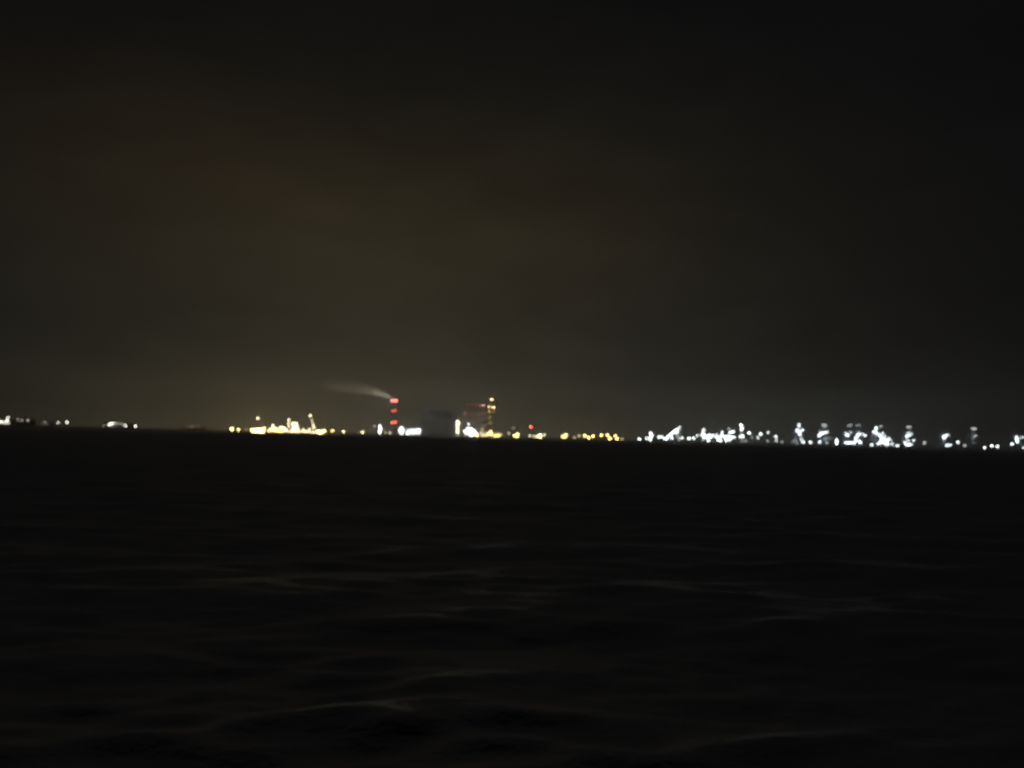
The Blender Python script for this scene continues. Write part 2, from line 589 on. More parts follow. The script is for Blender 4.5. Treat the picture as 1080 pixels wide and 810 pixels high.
def build_ship():
    D = 2770.0
    xa, xb = base(281.5, D).x, base(345, D).x
    xc = (xa + xb) / 2
    L = (xb - xa)
    hl = L / 2
    t = thing('cargo_ship', 'brightly lit cargo ship moored at the docks, its deck crane leaning', 'ship', (xc, D, 0))
    b = MB()
    secs = []
    for i in range(25):
        s = -1 + 2 * i / 24
        w = 15 * (1 - max(0, (s - 0.55) / 0.45) ** 2) * (1 - 0.35 * max(0, (-s - 0.85) / 0.15))
        w = max(w, 0.3)
        top = 6.0 + 3.0 * max(0, (s - 0.75) / 0.25) + 1.0 * max(0, (-s - 0.8) / 0.2)
        bx = s * hl
        fx = 4.0 * max(0, (s - 0.8) / 0.2)
        secs.append([(bx, -w * 0.8, -0.8), (bx + fx, -w, top), (bx + fx, w, top), (bx, w * 0.8, -0.8)])
    vs = [p for q in secs for p in q]
    fs = []
    for i in range(24):
        for k in range(4):
            a, c = i * 4 + k, i * 4 + (k + 1) % 4
            fs.append((a, a + 4, c + 4, c))
    fs += [(3, 2, 1, 0), (96, 97, 98, 99)]
    b.add(vs, fs)
    b.build('hull', M_HULL, t)

    def lx(px):
        return base(px, D).x - xc

    def lz(px, py):
        return P(px, py, D).z
    s = MB()
    x0, x1 = lx(307.5), lx(314.5)
    ztop = lz(311, 446)
    n = 6
    for i in range(n):
        za = 6.0 + (ztop - 6.0) * i / n
        zb = 6.0 + (ztop - 6.0) * (i + 1) / n
        ins = 0.5 * i
        s.box(x0 + ins, x1 - ins, -11 + ins, 11 - ins, za + 0.01, zb - 0.35)
        s.box(x0 + ins - 1.2, x1 - ins + 1.2, -12 + ins, 12 - ins, zb - 0.34, zb)
    sup = s.build('superstructure', M_WHITE, t)
    for i in range(1, n):
        za = 6.0 + (ztop - 6.0) * (i + 0.35) / n
        w = MB()
        w.box(x0 + 1.5 + 0.5 * i, x1 - 1.5 - 0.5 * i, -11.2 + 0.5 * i, -11.02 + 0.5 * i, za, za + 1.3)
        w.build('window', lamp_mat('warm', 3.0), sup)
    f = MB()
    f.lathe([(3.2, 6), (3.0, lz(316.5, 449)), (2.6, lz(316.5, 448.6))], cx=lx(316.8), cy=3, n=12)
    f.build('funnel', M_RUST, t)
    m = MB()
    mx = lx(304.5)
    m.beam((mx, 0, 6), (mx, 0, lz(304.5, 441.5)), 1.6, 0.7, n=8)
    m.beam((mx - 4, 0, lz(304.5, 447)), (mx + 4, 0, lz(304.5, 447)), 0.6)
    m.beam((mx - 2.6, 0, lz(304.5, 443.5)), (mx + 2.6, 0, lz(304.5, 443.5)), 0.5)
    m.build('mast', M_WHITE, t)
    c = MB()
    cx = lx(332)
    c.lathe([(2.8, 6), (2.4, 15), (3.0, 15.2), (3.0, 19)], cx=cx, n=12)
    cr = c.build('deck_crane', M_STEEL, t)
    j = MB()
    tip = Vector((lx(327), -1, lz(327, 438.2)))
    foot = Vector((cx, -1, 17))
    for dy in (-1.5, 1.5):
        j.beam(foot + Vector((0, dy, 0)), tip + Vector((0, dy * 0.4, 0)), 1.2, 0.8)
    for i in range(9):
        a = foot.lerp(tip, i / 9)
        bb = foot.lerp(tip, (i + 1) / 9)
        sg = 1 if i % 2 else -1
        j.beam(a + Vector((0, 1.3 * sg, 0)), bb + Vector((0, -1.3 * sg, 0)), 0.4)
    j.build('jib', M_WHITE, cr)
    for pa, pb in ((284, 291), (293, 301), (318, 326)):
        h = MB()
        h.box(lx(pa), lx(pb), -9, 9, 6.0, 10.0)
        h.box(lx(pa) - 0.5, lx(pb) + 0.5, -9.5, 9.5, 10.02, 10.8)
        h.build('hatch_cover', M_STEEL, t)
    DF = D - 13
    for px, py in ((287.6, 448.2), (288.5, 450.8), (291.5, 452.2), (285.5, 452.3), (296, 450.8), (299, 451.2), (301.5, 453), (326.5, 452.2), (320, 453)):
        q = MB()
        q.beam((lx(px), -12, 5.8), (lx(px), -12, lz(px, py)), 0.7, 0.4, n=6)
        q.build('lamp_post', M_STEEL, t)
    pts = []
    for px in np.arange(283.5, 337, 3.6):
        pts.append((px, 454.3 + 0.024 * (px - 283) - 0.2 + random.uniform(-0.4, 0.5), random.uniform(4.2, 5.4), 'warm' if px > 300 else 'yellow', random.choice((9, 14, 20))))
    pts += [(287.6, 448.2, 4, 'warm', 11), (288.5, 450.8, 5, 'warm', 18), (291.5, 452.2, 5, 'warm', 14), (285.5, 452.3, 4, 'warm', 14),
            (296, 450.8, 5.5, 'warm', 20), (299, 451.2, 5.5, 'warm', 20), (301.5, 453, 4, 'warm', 14),
            (304.5, 442.6, 4, 'warm', 13), (304.5, 446.2, 3.6, 'warm', 11), (304.6, 449.4, 3.6, 'warm', 11),
            (308.6, 446.4, 4.4, 'warm', 18), (312, 446.4, 4.6, 'warm', 18), (310.6, 449.4, 5, 'warm', 18), (313, 449.6, 3.6, 'warm', 12),
            (309.6, 452.3, 5, 'warm', 20), (314.5, 452.6, 4, 'warm', 18), (320, 453, 3.6, 'warm', 12),
            (327.2, 438.4, 4.4, 'warm', 14), (328.6, 442.2, 2.8, 'warm', 3.2), (329.4, 445.2, 3.0, 'warm', 5), (330.3, 448.3, 3.6, 'warm', 9),
            (331.2, 451.2, 4.2, 'warm', 16), (326.5, 452.2, 3.6, 'warm', 9),
            (336.2, 454.8, 7, 'yellow', 24), (339.2, 455.3, 8, 'yellow', 28), (342, 454.4, 6, 'yellow', 22), (337.6, 457.0, 5, 'yellow', 20)]
    fl(t, DF, pts)


build_ship()
lamp_mast(350.6, 454.3, 'orange-yellow lamp first past the stern of the bright ship', 5, 'yellow', 15)
lamp_mast(362.2, 455.2, 'lone pale lamp midway between ship and chimney', 4.6, 'warm', 14)
lamp_mast(382.4, 455.8, 'lone pale lamp nearer the chimney, faint companion beside it', 4.8, 'warm', 12)
lamp_mast(378.6, 455.6, 'faint companion of the lone pale lamp near the chimney', 3, 'warm', 1.6)
lamp_mast(394.6, 449.4, 'faint high grey lamp beside the white lit tower', 3.6, 'warm', 2.2)


# --- power station
def tower(name, label, cat, px, ytop, D, w, depth, wall, pts, parts=()):
    b = base(px, D)
    t = thing(name, label, cat, b)
    h = P(px, ytop, D).z - LAND
    MB().box(-w / 2, w / 2, 0, depth, 0, h).build('wall', wall, t)
    MB().box(-w / 2 - 0.5, w / 2 + 0.5, -0.5, depth + 0.5, h + 0.003, h + 1.1).build('parapet', M_STEEL, t)
    fl(t, D - 1.8, pts)
    return t, h


tower('lit_tower', 'slim white tower lit top to bottom beside the red-lit chimney', 'tower', 400.6, 448.6, 3000, 9, 9, M_PALE,
      [(400.4, 449.4, 5, 'plant', 20), (401.2, 451.6, 5, 'plant', 22), (400.6, 453.8, 5, 'plant', 22), (400.6, 455.8, 5.4, 'plant', 20),
       (402.3, 452.6, 3, 'plant', 10)])
lamp_mast(406.5, 456.2, 'faint low lamp at the chimney foot, on the lit tower side', 3.4, 'warm', 2.6)
lamp_mast(411.2, 456.4, 'faint low lamp at the very foot of the chimney', 3.6, 'warm', 3.6)


def build_chimney():
    D = 3080.0
    b = base(415.6, D)
    t = thing('chimney', 'tall chimney with three tiers of red warning lamps, smoking', 'chimney', b)
    h = P(415.6, 423.6, D).z - LAND
    MB().lathe([(7.6, 0), (6.9, h * 0.35), (6.3, h * 0.7), (5.8, h - 3), (6.3, h - 2.8), (6.3, h)], n=28).build('shaft', M_CONC, t)
    MB().lathe([(4.9, h + 0.01), (4.7, h + 5), (4.5, h + 5.2)], n=24).build('flue', M_STEEL, t)
    for py in (425.4, 434.8, 446.8):
        z = P(415.6, py, D).z - LAND
        g = MB()
        r = 7.6 - 1.8 * z / h
        g.lathe([(r + 0.02, z - 0.5), (r + 2.2, z - 0.45), (r + 2.2, z - 0.2), (r + 0.02, z - 0.15)], n=28)
        g.build('gallery', M_STEEL, t)
    DL = D - 9.5
    for px, py, s, c, L in ((413.7, 422.9, 5.4, 'red', 16), (417.9, 422.7, 5.4, 'red', 16), (414.3, 422.2, 3.8, 'rose', 26), (417.4, 422.0, 3.8, 'rose', 26),
                            (413.9, 433.6, 4.6, 'red', 7), (417.2, 433.4, 4.6, 'red', 7),
                            (413.5, 445.7, 5, 'red', 10), (417.0, 445.5, 5, 'red', 10)):
        f = flood(t, px, py, DL, s, c, L, 'warning_lamp')
        f.data = beacon_mesh(s, c, L)
        if c == 'rose':
            f.location.y = -10.5
    # two floodlights added on the rim to brighten the plume, facing away from the bay
    for dy in (-3.5, 4.5):
        q = MB()
        q.add([(-0.02, -2.2, -1.2), (-0.02, 2.2, -1.2), (-0.5, 2.2, 1.2), (-0.5, -2.2, 1.2)], [(0, 3, 2, 1)], 0)
        q.box(0.0, 1.0, -2.5, 2.5, -1.5, 1.5, 1)
        q.box(-0.9, 0.0, -2.5, -2.25, -1.4, 1.4, 1)
        q.box(-0.9, 0.0, 2.25, 2.5, -1.4, 1.4, 1)
        q.beam((0.5, 0, -1.5), (0.5, 0, -3.2), 0.4, mi=1)
        q.build('floodlight', [lamp_mat('added_plume', 26), M_STEEL], t, (-5.6, dy, h + 3.2))


build_chimney()

t = thing('storage_silo', 'short round silo drowned in white floodlight beside the chimney', 'silo', base(423.6, 2990))
hs = P(423.6, 449.6, 2990).z - LAND
MB().lathe([(8, 0), (8, hs * 0.8), (6, hs * 0.93), (1.5, hs)], n=24).build('shell', M_PALE, t)
fl(t, 2980, [(423.2, 451.2, 6, 'plant', 24), (421.9, 454.0, 6, 'plant', 24), (425.2, 453.6, 6, 'plant', 24), (423.4, 456.0, 7, 'plant', 26)])
t = hall('turbine_hall', 'long low hall with a blazing white open front between silo and boiler house', 'building', 428, 443.6, 452.2, 3000,
         depth=50, wall=M_PALE, gable=False, windows=('white', 1.1, 0.2, 0.7, 5))
fl(t, 2990, [(429.5, 457.0, 5, 'plant', 20), (431.5, 455.0, 5, 'white', 18), (434.2, 455.2, 5, 'plant', 20), (437, 454.4, 5, 'plant', 20),
             (439.6, 454.2, 5, 'plant', 20), (442.2, 453.4, 5, 'plant', 22), (442, 455.6, 4, 'white', 18), (435.6, 456.2, 4, 'white', 12)])

D = 3080.0
t = thing('boiler_house', 'huge dark boiler house with a pale ribbed wing, beside the blazing hall', 'building', base(463, D))
hx = lambda px: base(px, D).x - t.location.x
hz = lambda px, py: P(px, py, D).z - LAND
MB().box(hx(455.4), hx(471.5), 0, 60, 0, hz(463, 433.5)).build('boiler_block', M_MID, t)
b = MB()
b.box(hx(444.0), hx(455.3), 6, 56, 0, hz(449, 429.5))
for k in range(5):
    xx = hx(444.6 + k * 2.5)
    b.box(xx, xx + 3.2, 3.4, 5.99, 0, hz(449, 429.0))
b.build('ribbed_wing', M_RIB, t)
MB().box(hx(471.6), hx(480.5), 8, 58, 0, hz(476, 434.5)).build('bunker_wing', M_MID, t)
MB().box(hx(455.4) - 0.6, hx(471.5) + 0.6, -0.6, 60.6, hz(463, 433.5) + 0.003, hz(463, 433.5) + 2).build('roof', M_ROOF, t)

tower('lit_tower', 'narrow stair tower with stacked white lamps against the boiler house', 'tower', 482.7, 443.4, 3000, 9, 9, M_PALE,
      [(482.6, 444.9, 6, 'warm', 16), (482.0, 448.2, 5, 'warm', 16), (484.4, 447.0, 3.6, 'warm', 6), (482.2, 451.4, 4.2, 'warm', 11), (482.6, 454.8, 6, 'warm', 18),
       (484.2, 451.0, 3, 'warm', 4)])


def build_gantry():
    D = 2930.0
    t = thing('switchyard_gantry', 'steel switchyard gantry hung with the biggest white floodlight cluster', 'gantry', base(496.5, D))
    g = MB()
    for px in (489.5, 496.2, 504):
        x = base(px, D).x - t.location.x
        hh = P(px, 446 if px == 496.2 else 452, D).z - LAND
        g.beam((x - 2.5, 0, 0), (x, 0, hh), 0.9, 0.6)
        g.beam((x + 2.5, 0, 0), (x, 0, hh), 0.9, 0.6)
    g.build('leg', M_STEEL, t)
    c = MB()
    xa, xb = base(489.5, D).x - t.location.x, base(504, D).x - t.location.x
    z = P(496, 452.5, D).z - LAND
    c.beam((xa, -0.8, z), (xb, -0.8, z), 0.6)
    c.beam((xa, -0.8, z + 2), (xb, -0.8, z + 2), 0.6)
    for k in range(9):
        u = xa + (xb - xa) * k / 9
        c.beam((u, -0.8, z), (u + (xb - xa) / 9, -0.8, z + 2), 0.3)
    c.build('crossbeam', M_STEEL, t)
    fl(t, D - 4, [(491, 454.6, 7, 'plant', 24), (493.6, 452.0, 7, 'plant', 26), (494.2, 447.4, 4, 'plant', 11), (496.6, 452.4, 8, 'plant', 28),
                  (499.4, 454.4, 8, 'plant', 28), (494.4, 456.4, 8, 'plant', 28), (498, 458.2, 8, 'plant', 28), (501.8, 457.8, 8, 'warm', 26),
                  (501.2, 455.4, 5, 'plant', 20), (503.2, 459.2, 5, 'yellow', 20), (491.4, 457.4, 4, 'plant', 14), (496.4, 459.2, 5, 'plant', 22)])


build_gantry()

D = 3100.0
t = thing('power_plant_block', 'brown power plant block with rows of reddish lamps and a taller lift tower', 'building', base(502, D))
hx = lambda px: base(px, D).x - t.location.x
hz = lambda px, py: P(px, py, D).z - LAND
MB().box(hx(489), hx(514.5), 0, 70, 0, hz(502, 429.0)).build('wall', M_RUST, t)
MB().box(hx(489) - 0.8, hx(514.5) + 0.8, -0.8, 70.8, hz(502, 429.0) + 0.003, hz(502, 429.0) + 2).build('roof', M_ROOF, t)
MB().box(hx(514.6), hx(522), -3, 30, 0, hz(518, 421.0)).build('lift_tower', M_RUST, t)
for px in (493, 497.5, 502.5, 506.8, 510):
    q = MB()
    q.beam((hx(px), -0.5, hz(px, 429.0) + 1.9), (hx(px), -0.5, hz(px, 427.4)), 0.5, 0.4, n=6)
    q.build('lamp_post', M_STEEL, t)
for px, py, s, c, L in ((518.6, 421.2, 4.6, 'warm', 14), (520.4, 429.6, 4.6, 'warm', 14), (515.6, 428.8, 4.2, 'sodium', 6.0), (516, 434, 3.8, 'sodium', 3.0), (516.4, 440, 3.6, 'sodium', 1.6), (517, 446, 3.6, 'sodium', 1.4),
                        (510, 427.6, 4.2, 'rose', 3.2), (506.8, 427.6, 4, 'rose', 1.6), (502.5, 427.2, 3.6, 'red', 1.0), (497.5, 427.0, 3.4, 'red', 0.7), (493, 426.8, 3.4, 'red', 0.7),
                        (490.5, 436.6, 3.6, 'rose', 0.9), (505, 436.4, 3.6, 'rose', 0.7), (508.6, 436.2, 3.6, 'rose', 0.8), (512, 435.8, 3.6, 'rose', 0.7), (497, 435.6, 3.4, 'red', 0.4),
                        (521, 434.2, 3.6, 'sodium', 0.9), (511, 448.6, 3.4, 'sodium', 0.7), (490, 435.5, 3.4, 'red', 0.6)):
    flood(t, px, py, D - 4.5, s, c, L, 'facade_lamp')

t = hall('workshop', 'low workshop with greenish-yellow lamps at the foot of the brown block', 'building', 506, 530, 456.2, 2950, wall=M_CONC)
fl(t, 2942, [(508.8, 452.6, 4, 'sodium', 2.2), (507.6, 454.4, 4, 'sodium', 2.0), (509.6, 458.6, 4, 'yellow', 4.5), (515, 457.6, 5, 'yellow', 10), (517.6, 455.2, 5, 'yellow', 9),
             (518.4, 458.0, 5, 'yellow', 12), (522.4, 460.2, 5, 'yellow', 12), (525, 459.2, 5, 'yellow', 10), (527.6, 458.6, 4, 'sodium', 5), (512.5, 459.2, 4, 'yellow', 5)])
lamp_mast(536.6, 457.0, 'faint brownish lamp between workshop and the bright twin lamp', 4, 'warm', 2.8)
lamp_mast(541.2, 451.6, 'very faint high grey lamp above the bright twin lamp', 4, 'warm', 0.9)
t = thing('lamp_mast', 'bright twin-headed pale yellow lamp alone past the workshop', 'lamp mast', base(544.5, 2920), MAST_GROUP)
MB().lathe([(1, 0), (0.9, 1), (0.5, 14)], n=8).build('pole', M_STEEL, t)
fl(t, 2918, [(542.8, 459.2, 6, 'yellow', 22), (546, 458.0, 6, 'yellow', 22), (545.6, 460.4, 5, 'yellow', 20)])
lamp_mast(559.6, 450.0, 'single red beacon on a mast between two yellow lamps', 4.6, 'red', 13, name='beacon_mast')
lamp_mast(559, 459.6, 'dim warm lamp low beneath the red beacon', 5, 'warm', 4.5)
lamp_mast(563.5, 460.2, 'dimmer warm lamp just past the red beacon mast', 4, 'warm', 5)
t = thing('lamp_mast', 'broad bright pale lamp cluster just past the red beacon', 'lamp mast', base(569, 2920), MAST_GROUP)
MB().lathe([(1, 0), (0.9, 1), (0.5, 14)], n=8).build('pole', M_STEEL, t)
fl(t, 2918, [(567.2, 460.4, 5.5, 'yellow', 20), (569.4, 458.8, 6.5, 'warm', 24), (570, 461.2, 5.5, 'yellow', 20), (573.8, 458.6, 4, 'warm', 6)])

# --- the yellow row of lamps along the quay road
YG = 'yellow lamps along the quay road'
t = thing('lamp_mast', 'large yellow double lamp, first of the quay road row after a gap', 'lamp mast', base(595, 2920), YG)
MB().lathe([(1, 0), (0.9, 1), (0.5, 13)], n=8).build('pole', M_STEEL, t)
fl(t, 2918, [(593.4, 460.3, 5.5, 'yellow', 20), (597, 458.6, 6, 'yellow', 22), (595.6, 461, 5, 'yellow', 20)])
for px, py, s, c, L, lab in (
        (606, 461.4, 4, 'warm', 2.6, 'faint wide lamp between the yellow double lamp and the yellow row'),
        (611, 459.8, 4, 'yellow', 3.6, 'dim brownish lamp that opens the yellow quay road row'),
        (616.8, 459.3, 6, 'yellow', 20, 'yellow lamp standing highest in the first quay road trio'),
        (620.8, 461.6, 6, 'yellow', 22, 'yellow lamp lowest and in the middle of the first quay road trio'),
        (625.3, 459.8, 6, 'yellow', 20, 'yellow lamp ending the first quay road trio, towards the single one'),
        (634.2, 459.0, 5.5, 'yellow', 16, 'single yellow lamp between the two quay road clusters'),
        (640.6, 458.6, 5.6, 'yellow', 20, 'yellow lamp topmost in the second quay road cluster'),
        (643, 462.2, 7, 'yellow', 24, 'biggest yellow lamp low in the second quay road cluster'),
        (648.7, 459.6, 5.6, 'yellow', 18, 'second-highest yellow lamp of the second quay road cluster'),
        (650.8, 462.6, 5.6, 'yellow', 22, 'yellow lamp ending the second quay road cluster, before the white lights'),
        (656, 463.6, 3.6, 'warm', 2.4, 'faint lamp between the last yellow lamp and the first white one')):
    lamp_mast(px, py, lab, s, c, L, group=YG)

# --- white lit works
WG = 'white lamps of the works'
for px, py, s, L, lab in (
        (674.2, 462.8, 5.2, 22, 'round white lamp, first of the white lights after the yellow row'),
        (682, 462.2, 5, 20, 'white lamp touching the foot of the small lit column'),
        (695, 460.8, 5.4, 22, 'white lamp between the small lit column and the sloping conveyor'),
        (719.2, 461.8, 5, 13, 'bluish-white lamp under the top of the sloping conveyor'),
        (726.6, 462.4, 6, 22, 'white lamp of a close pair past the conveyor, the larger one'),
        (731.4, 462.0, 5.4, 20, 'white lamp of a close pair past the conveyor, the smaller one'),
        (735.6, 459.4, 4.4, 14, 'dimmer white lamp leading up to the first process unit'),
        (790, 456.4, 6.4, 26, 'big round white lamp beside the tall lit column'),
        (793.2, 461.0, 3.2, 2.4, 'faint lamp below the big round white lamp'),
        (799.4, 461.4, 4.6, 18, 'white lamp, lower of a leaning pair past the tall column'),
        (802.3, 457.6, 6, 24, 'white lamp, upper and larger of a leaning pair past the tall column'),
        (810, 456.0, 4, 8, 'small grey lamp on a tall mast between two white ones'),
        (809.4, 465.0, 4, 1.8, 'faint grey glow at the foot of the small grey lamp'),
        (818.2, 460.4, 5.4, 22, 'white lamp with a lit tail, last before the cranes'),
        (818.8, 464.6, 3.8, 8, 'small lamp hanging under the last white lamp before the cranes'),
        (824.6, 466.0, 3.8, 1.6, 'faint grey lamp in the gap before the first crane')):
    lamp_mast(px, py, lab, s, 'white', L, group=WG)


def column(label, px, ytop, D, pts, r=4.0, cat='process column', name='process_column'):
    t = thing(name, label, cat, base(px, D))
    h = P(px, ytop, D).z - LAND
    MB().lathe([(r * 1.25, 0), (r, 3), (r, h - r), (r * 0.7, h - r * 0.35), (0.4, h)], n=18).build('shell', M_PALE, t)
    for k in range(1, 4):
        z = h * k / 4
        g = MB()
        g.lathe([(r + 0.03, z), (r + 1.6, z + 0.05), (r + 1.6, z + 0.3), (r + 0.03, z + 0.35)], n=18)
        g.build('platform', M_STEEL, t)
    m = MB()
    m.beam((r + 0.9, -0.5, 0), (r + 0.9, -0.5, h * 0.95), 0.5)
    m.build('ladder', M_STEEL, t)
    fl(t, D - r - 2, pts)
    return t


column('small lit column with two stacked lamps between single white lamps', 686.6, 455.6, 2960,
       [(686.2, 456.8, 5, 'white', 20), (688, 459.2, 5, 'white', 18), (685.8, 460.6, 5, 'white', 20), (685.8, 463.6, 5.4, 'white', 20)], 3.2)


def build_conveyor():
    D = 2960.0
    t = thing('conveyor', 'sloping conveyor climbing to a head tower, lit white all along', 'conveyor', base(711, D))
    q = lambda px, py: P(px, py, D) - t.location
    a, b = q(703, 461.4), q(716.4, 451.2)
    g = MB()
    g.beam(a, b, 3.6)
    g.build('gallery', M_STEEL, t)
    for k in (0.3, 0.6, 0.85):
        p = a.lerp(b, k)
        tr = MB()
        tr.beam((p.x - 2, p.y, 0), (p.x, p.y, p.z - 1.9), 0.8)
        tr.beam((p.x + 2, p.y, 0), (p.x, p.y, p.z - 1.9), 0.8)
        tr.build('trestle', M_STEEL, t)
    h = MB()
    h.box(b.x - 3, b.x + 4, b.y + 3, b.y + 10, 0, b.z + 1)
    h.build('head_tower', M_CONC, t)
    fl(t, D - 5, [(695.9 + 5, 462.6, 5.4, 'white', 22), (704.4, 460.4, 5.4, 'white', 22), (707.2, 458.4, 6, 'white', 22), (709.4, 456.6, 6, 'white', 24), (711.6, 454.6, 6.4, 'white', 24),
                  (713.6, 453.2, 6, 'white', 22), (713.6, 456.2, 5, 'white', 20), (716.6, 450.6, 4.4, 'white', 15), (708.6, 461.8, 5.4, 'white', 20), (703, 462.8, 5, 'white', 20),
                  (697.8, 460.6, 5, 'white', 18), (714, 460.4, 3, 'white', 2), (716, 463, 4, 'white', 2)])


build_conveyor()


def process_unit(label, x0, x1, D, cols, pts):
    """Open steel rack with vessels inside and floodlights on it."""
    xc = (x0 + x1) / 2
    t = thing('process_unit', label, 'process unit', base(xc, D))
    hw = (base(x1, D).x - base(x0, D).x) / 2
    hr = 16.0
    n = 5
    r = MB()
    for i in range(n):
        x = -hw + 2 * hw * i / (n - 1)
        for y in (0, 14):
            r.beam((x, y, 0), (x, y, hr), 0.9)
        for z in (5, 10.5, hr):
            r.beam((x, 0.5, z), (x, 13.5, z), 0.6)
    for z in (5, 10.5, hr):
        for y in (0, 14):
            r.beam((-hw + 0.5, y, z), (hw - 0.5, y, z), 0.6)
    r.build('steel_rack', M_STEEL, t)
    for px, py, rad in cols:
        x = base(px, D).x - t.location.x
        h = P(px, py, D).z - LAND
        MB().lathe([(rad * 1.1, 0), (rad, 2), (rad, h - rad), (rad * 0.6, h - 0.3), (0.3, h)], cx=x, cy=7, n=16).build('vessel', M_PALE, t)
    fl(t, D - 3, pts)
    return t


process_unit('white floodlit process unit with one pointed peak, next to a close lamp pair', 738.5, 752.5, 2950,
             [(742, 453, 2.5), (748.5, 458, 4)],
             [(742, 453.4, 4.6, 'white', 16), (741.6, 456.4, 5.4, 'white', 22), (740.6, 459, 5.4, 'white', 22), (744, 459.4, 6, 'white', 24), (748, 458.8, 6, 'white', 24), (751.8, 458.8, 5, 'white', 20),
              (742.6, 461.4, 5.4, 'white', 22), (746.2, 462, 6, 'white', 24), (747, 464.6, 5, 'white', 22), (750.4, 461.2, 4.4, 'white', 16)])
process_unit('longer white floodlit process unit with two peaks, before the tall lit column', 754, 776, 2950,
             [(761.6, 454.6, 2.5), (770, 454.8, 4), (766, 459, 3)],
             [(755.4, 460.6, 5.4, 'white', 22), (757.6, 463.8, 6, 'white', 24), (759, 461, 5, 'white', 22), (761.6, 455.6, 4.4, 'white', 15), (761.6, 458.8, 5.4, 'white', 22), (764, 460.6, 6, 'white', 24),
              (766.2, 464, 6, 'white', 24), (768, 460.6, 6, 'white', 22), (770.6, 455.8, 5, 'white', 20), (773.2, 455.4, 5.4, 'white', 22), (769, 452.2, 3, 'white', 4), (771.6, 461, 5.4, 'white', 22),
              (774.2, 461, 5, 'white', 20), (770, 463, 4.6, 'white', 18), (756, 458.6, 3.6, 'white', 10), (760, 464.6, 4.6, 'white', 18)])
column('tall column with a big double lamp on top and one at its foot', 782.2, 446.6, 2990,
       [(781.4, 448.4, 5.6, 'white', 24), (782.6, 451.4, 6, 'white', 24), (781.6, 453.6, 4, 'white', 6), (783.2, 460, 6.4, 'white', 24), (786.4, 465.0, 4, 'white', 1.6), (780.6, 460.6, 4, 'white', 10)], 3.6)

# --- container cranes
CG = 'container cranes at the white lit terminal'


def crane(label, px, ytop, D, pts, boom_up=False):
    t = thing('container_crane', label, 'crane', base(px, D), CG, rz=R(random.uniform(-14, 14)))
    t.rotation_euler = (0, 0, 0)
    k = (P(px, ytop, D).z - LAND) / 76.0
    V = lambda x, y, z: (x * k, y * k, z * k)
    for x in (-9, 9):
        for y in (0, 28):
            l = MB()
            l.box((x - 0.9) * k, (x + 0.9) * k, (y - 0.9) * k, (y + 0.9) * k, 1.6 * k, 42 * k)
            l.build('leg', M_CRANE, t)
            w = MB()
            w.box((x - 3.4) * k, (x + 3.4) * k, (y - 0.7) * k, (y + 0.7) * k, 0.02, 1.58 * k)
            w.build('bogie', M_STEEL, t)
    p = MB()
    for y in (0, 28):
        p.beam(V(-8, y, 13), V(8, y, 13), 1.6 * k)
        p.beam(V(-8, y, 41), V(8, y, 41), 1.6 * k)
    for x in (-9, 9):
        p.beam(V(x, 1, 13), V(x, 27, 13), 1.4 * k)
        p.beam(V(x, 1, 14), V(x, 27, 40), 1.0 * k)
    p.build('portal_beam', M_CRANE, t)
    a = MB()
    for x in (-9, 9):
        a.beam(V(x, 0, 42.1), V(x * 0.35, 4, 75), 1.2 * k, 0.9 * k)
        a.beam(V(x, 28, 42.1), V(x * 0.35, 5.5, 74), 0.9 * k, 0.7 * k)
    a.beam(V(-3.5, 4.5, 75), V(3.5, 4.5, 75), 1.2 * k)
    a.build('apex_frame', M_CRANE, t)
    g = MB()
    for x in (-3.4, 3.4):
        if boom_up:
            g.beam(V(x, -2, 44.4), V(x, -18, 96), 1.5 * k, 1.1 * k)
        else:
            g.beam(V(x, -2, 44.4), V(x, -46, 44.4), 1.7 * k, 1.2 * k)
        g.beam(V(x, -1.9, 44.4), V(x, 46, 44.4), 1.7 * k)
    for i in range(9):
        y = -42 + i * 10.5
        if not boom_up or y > 0:
            g.beam(V(-3, y, 44.2), V(3, y, 44.2), 0.8 * k)
    g.build('boom', M_CRANE, t)
    s = MB()
    for x in (-3.2, 3.2):
        if not boom_up:
            s.beam(V(x, 4, 75), V(x, -40, 45.4), 0.4 * k)
            s.beam(V(x, 4, 75), V(x, -20, 45.4), 0.4 * k)
        s.beam(V(x, 5, 75), V(x, 44, 45.4), 0.4 * k)
    s.build('stay', M_STEEL, t)
    h = MB()
    h.box(-5.4 * k, 5.4 * k, 16 * k, 34 * k, 45.5 * k, 51.5 * k)
    h.box(-5.8 * k, 5.8 * k, 15.6 * k, 34.4 * k, 51.52 * k, 52.2 * k)
    h.build('machinery_house', M_PALE, t)
    c = MB()
    c.box(-1.6 * k, 1.6 * k, -15 * k, -11.5 * k, 38.6 * k, 42.4 * k)
    c.build('cab', M_WHITE, t)
    fl(t, D - 3, pts)
    return t


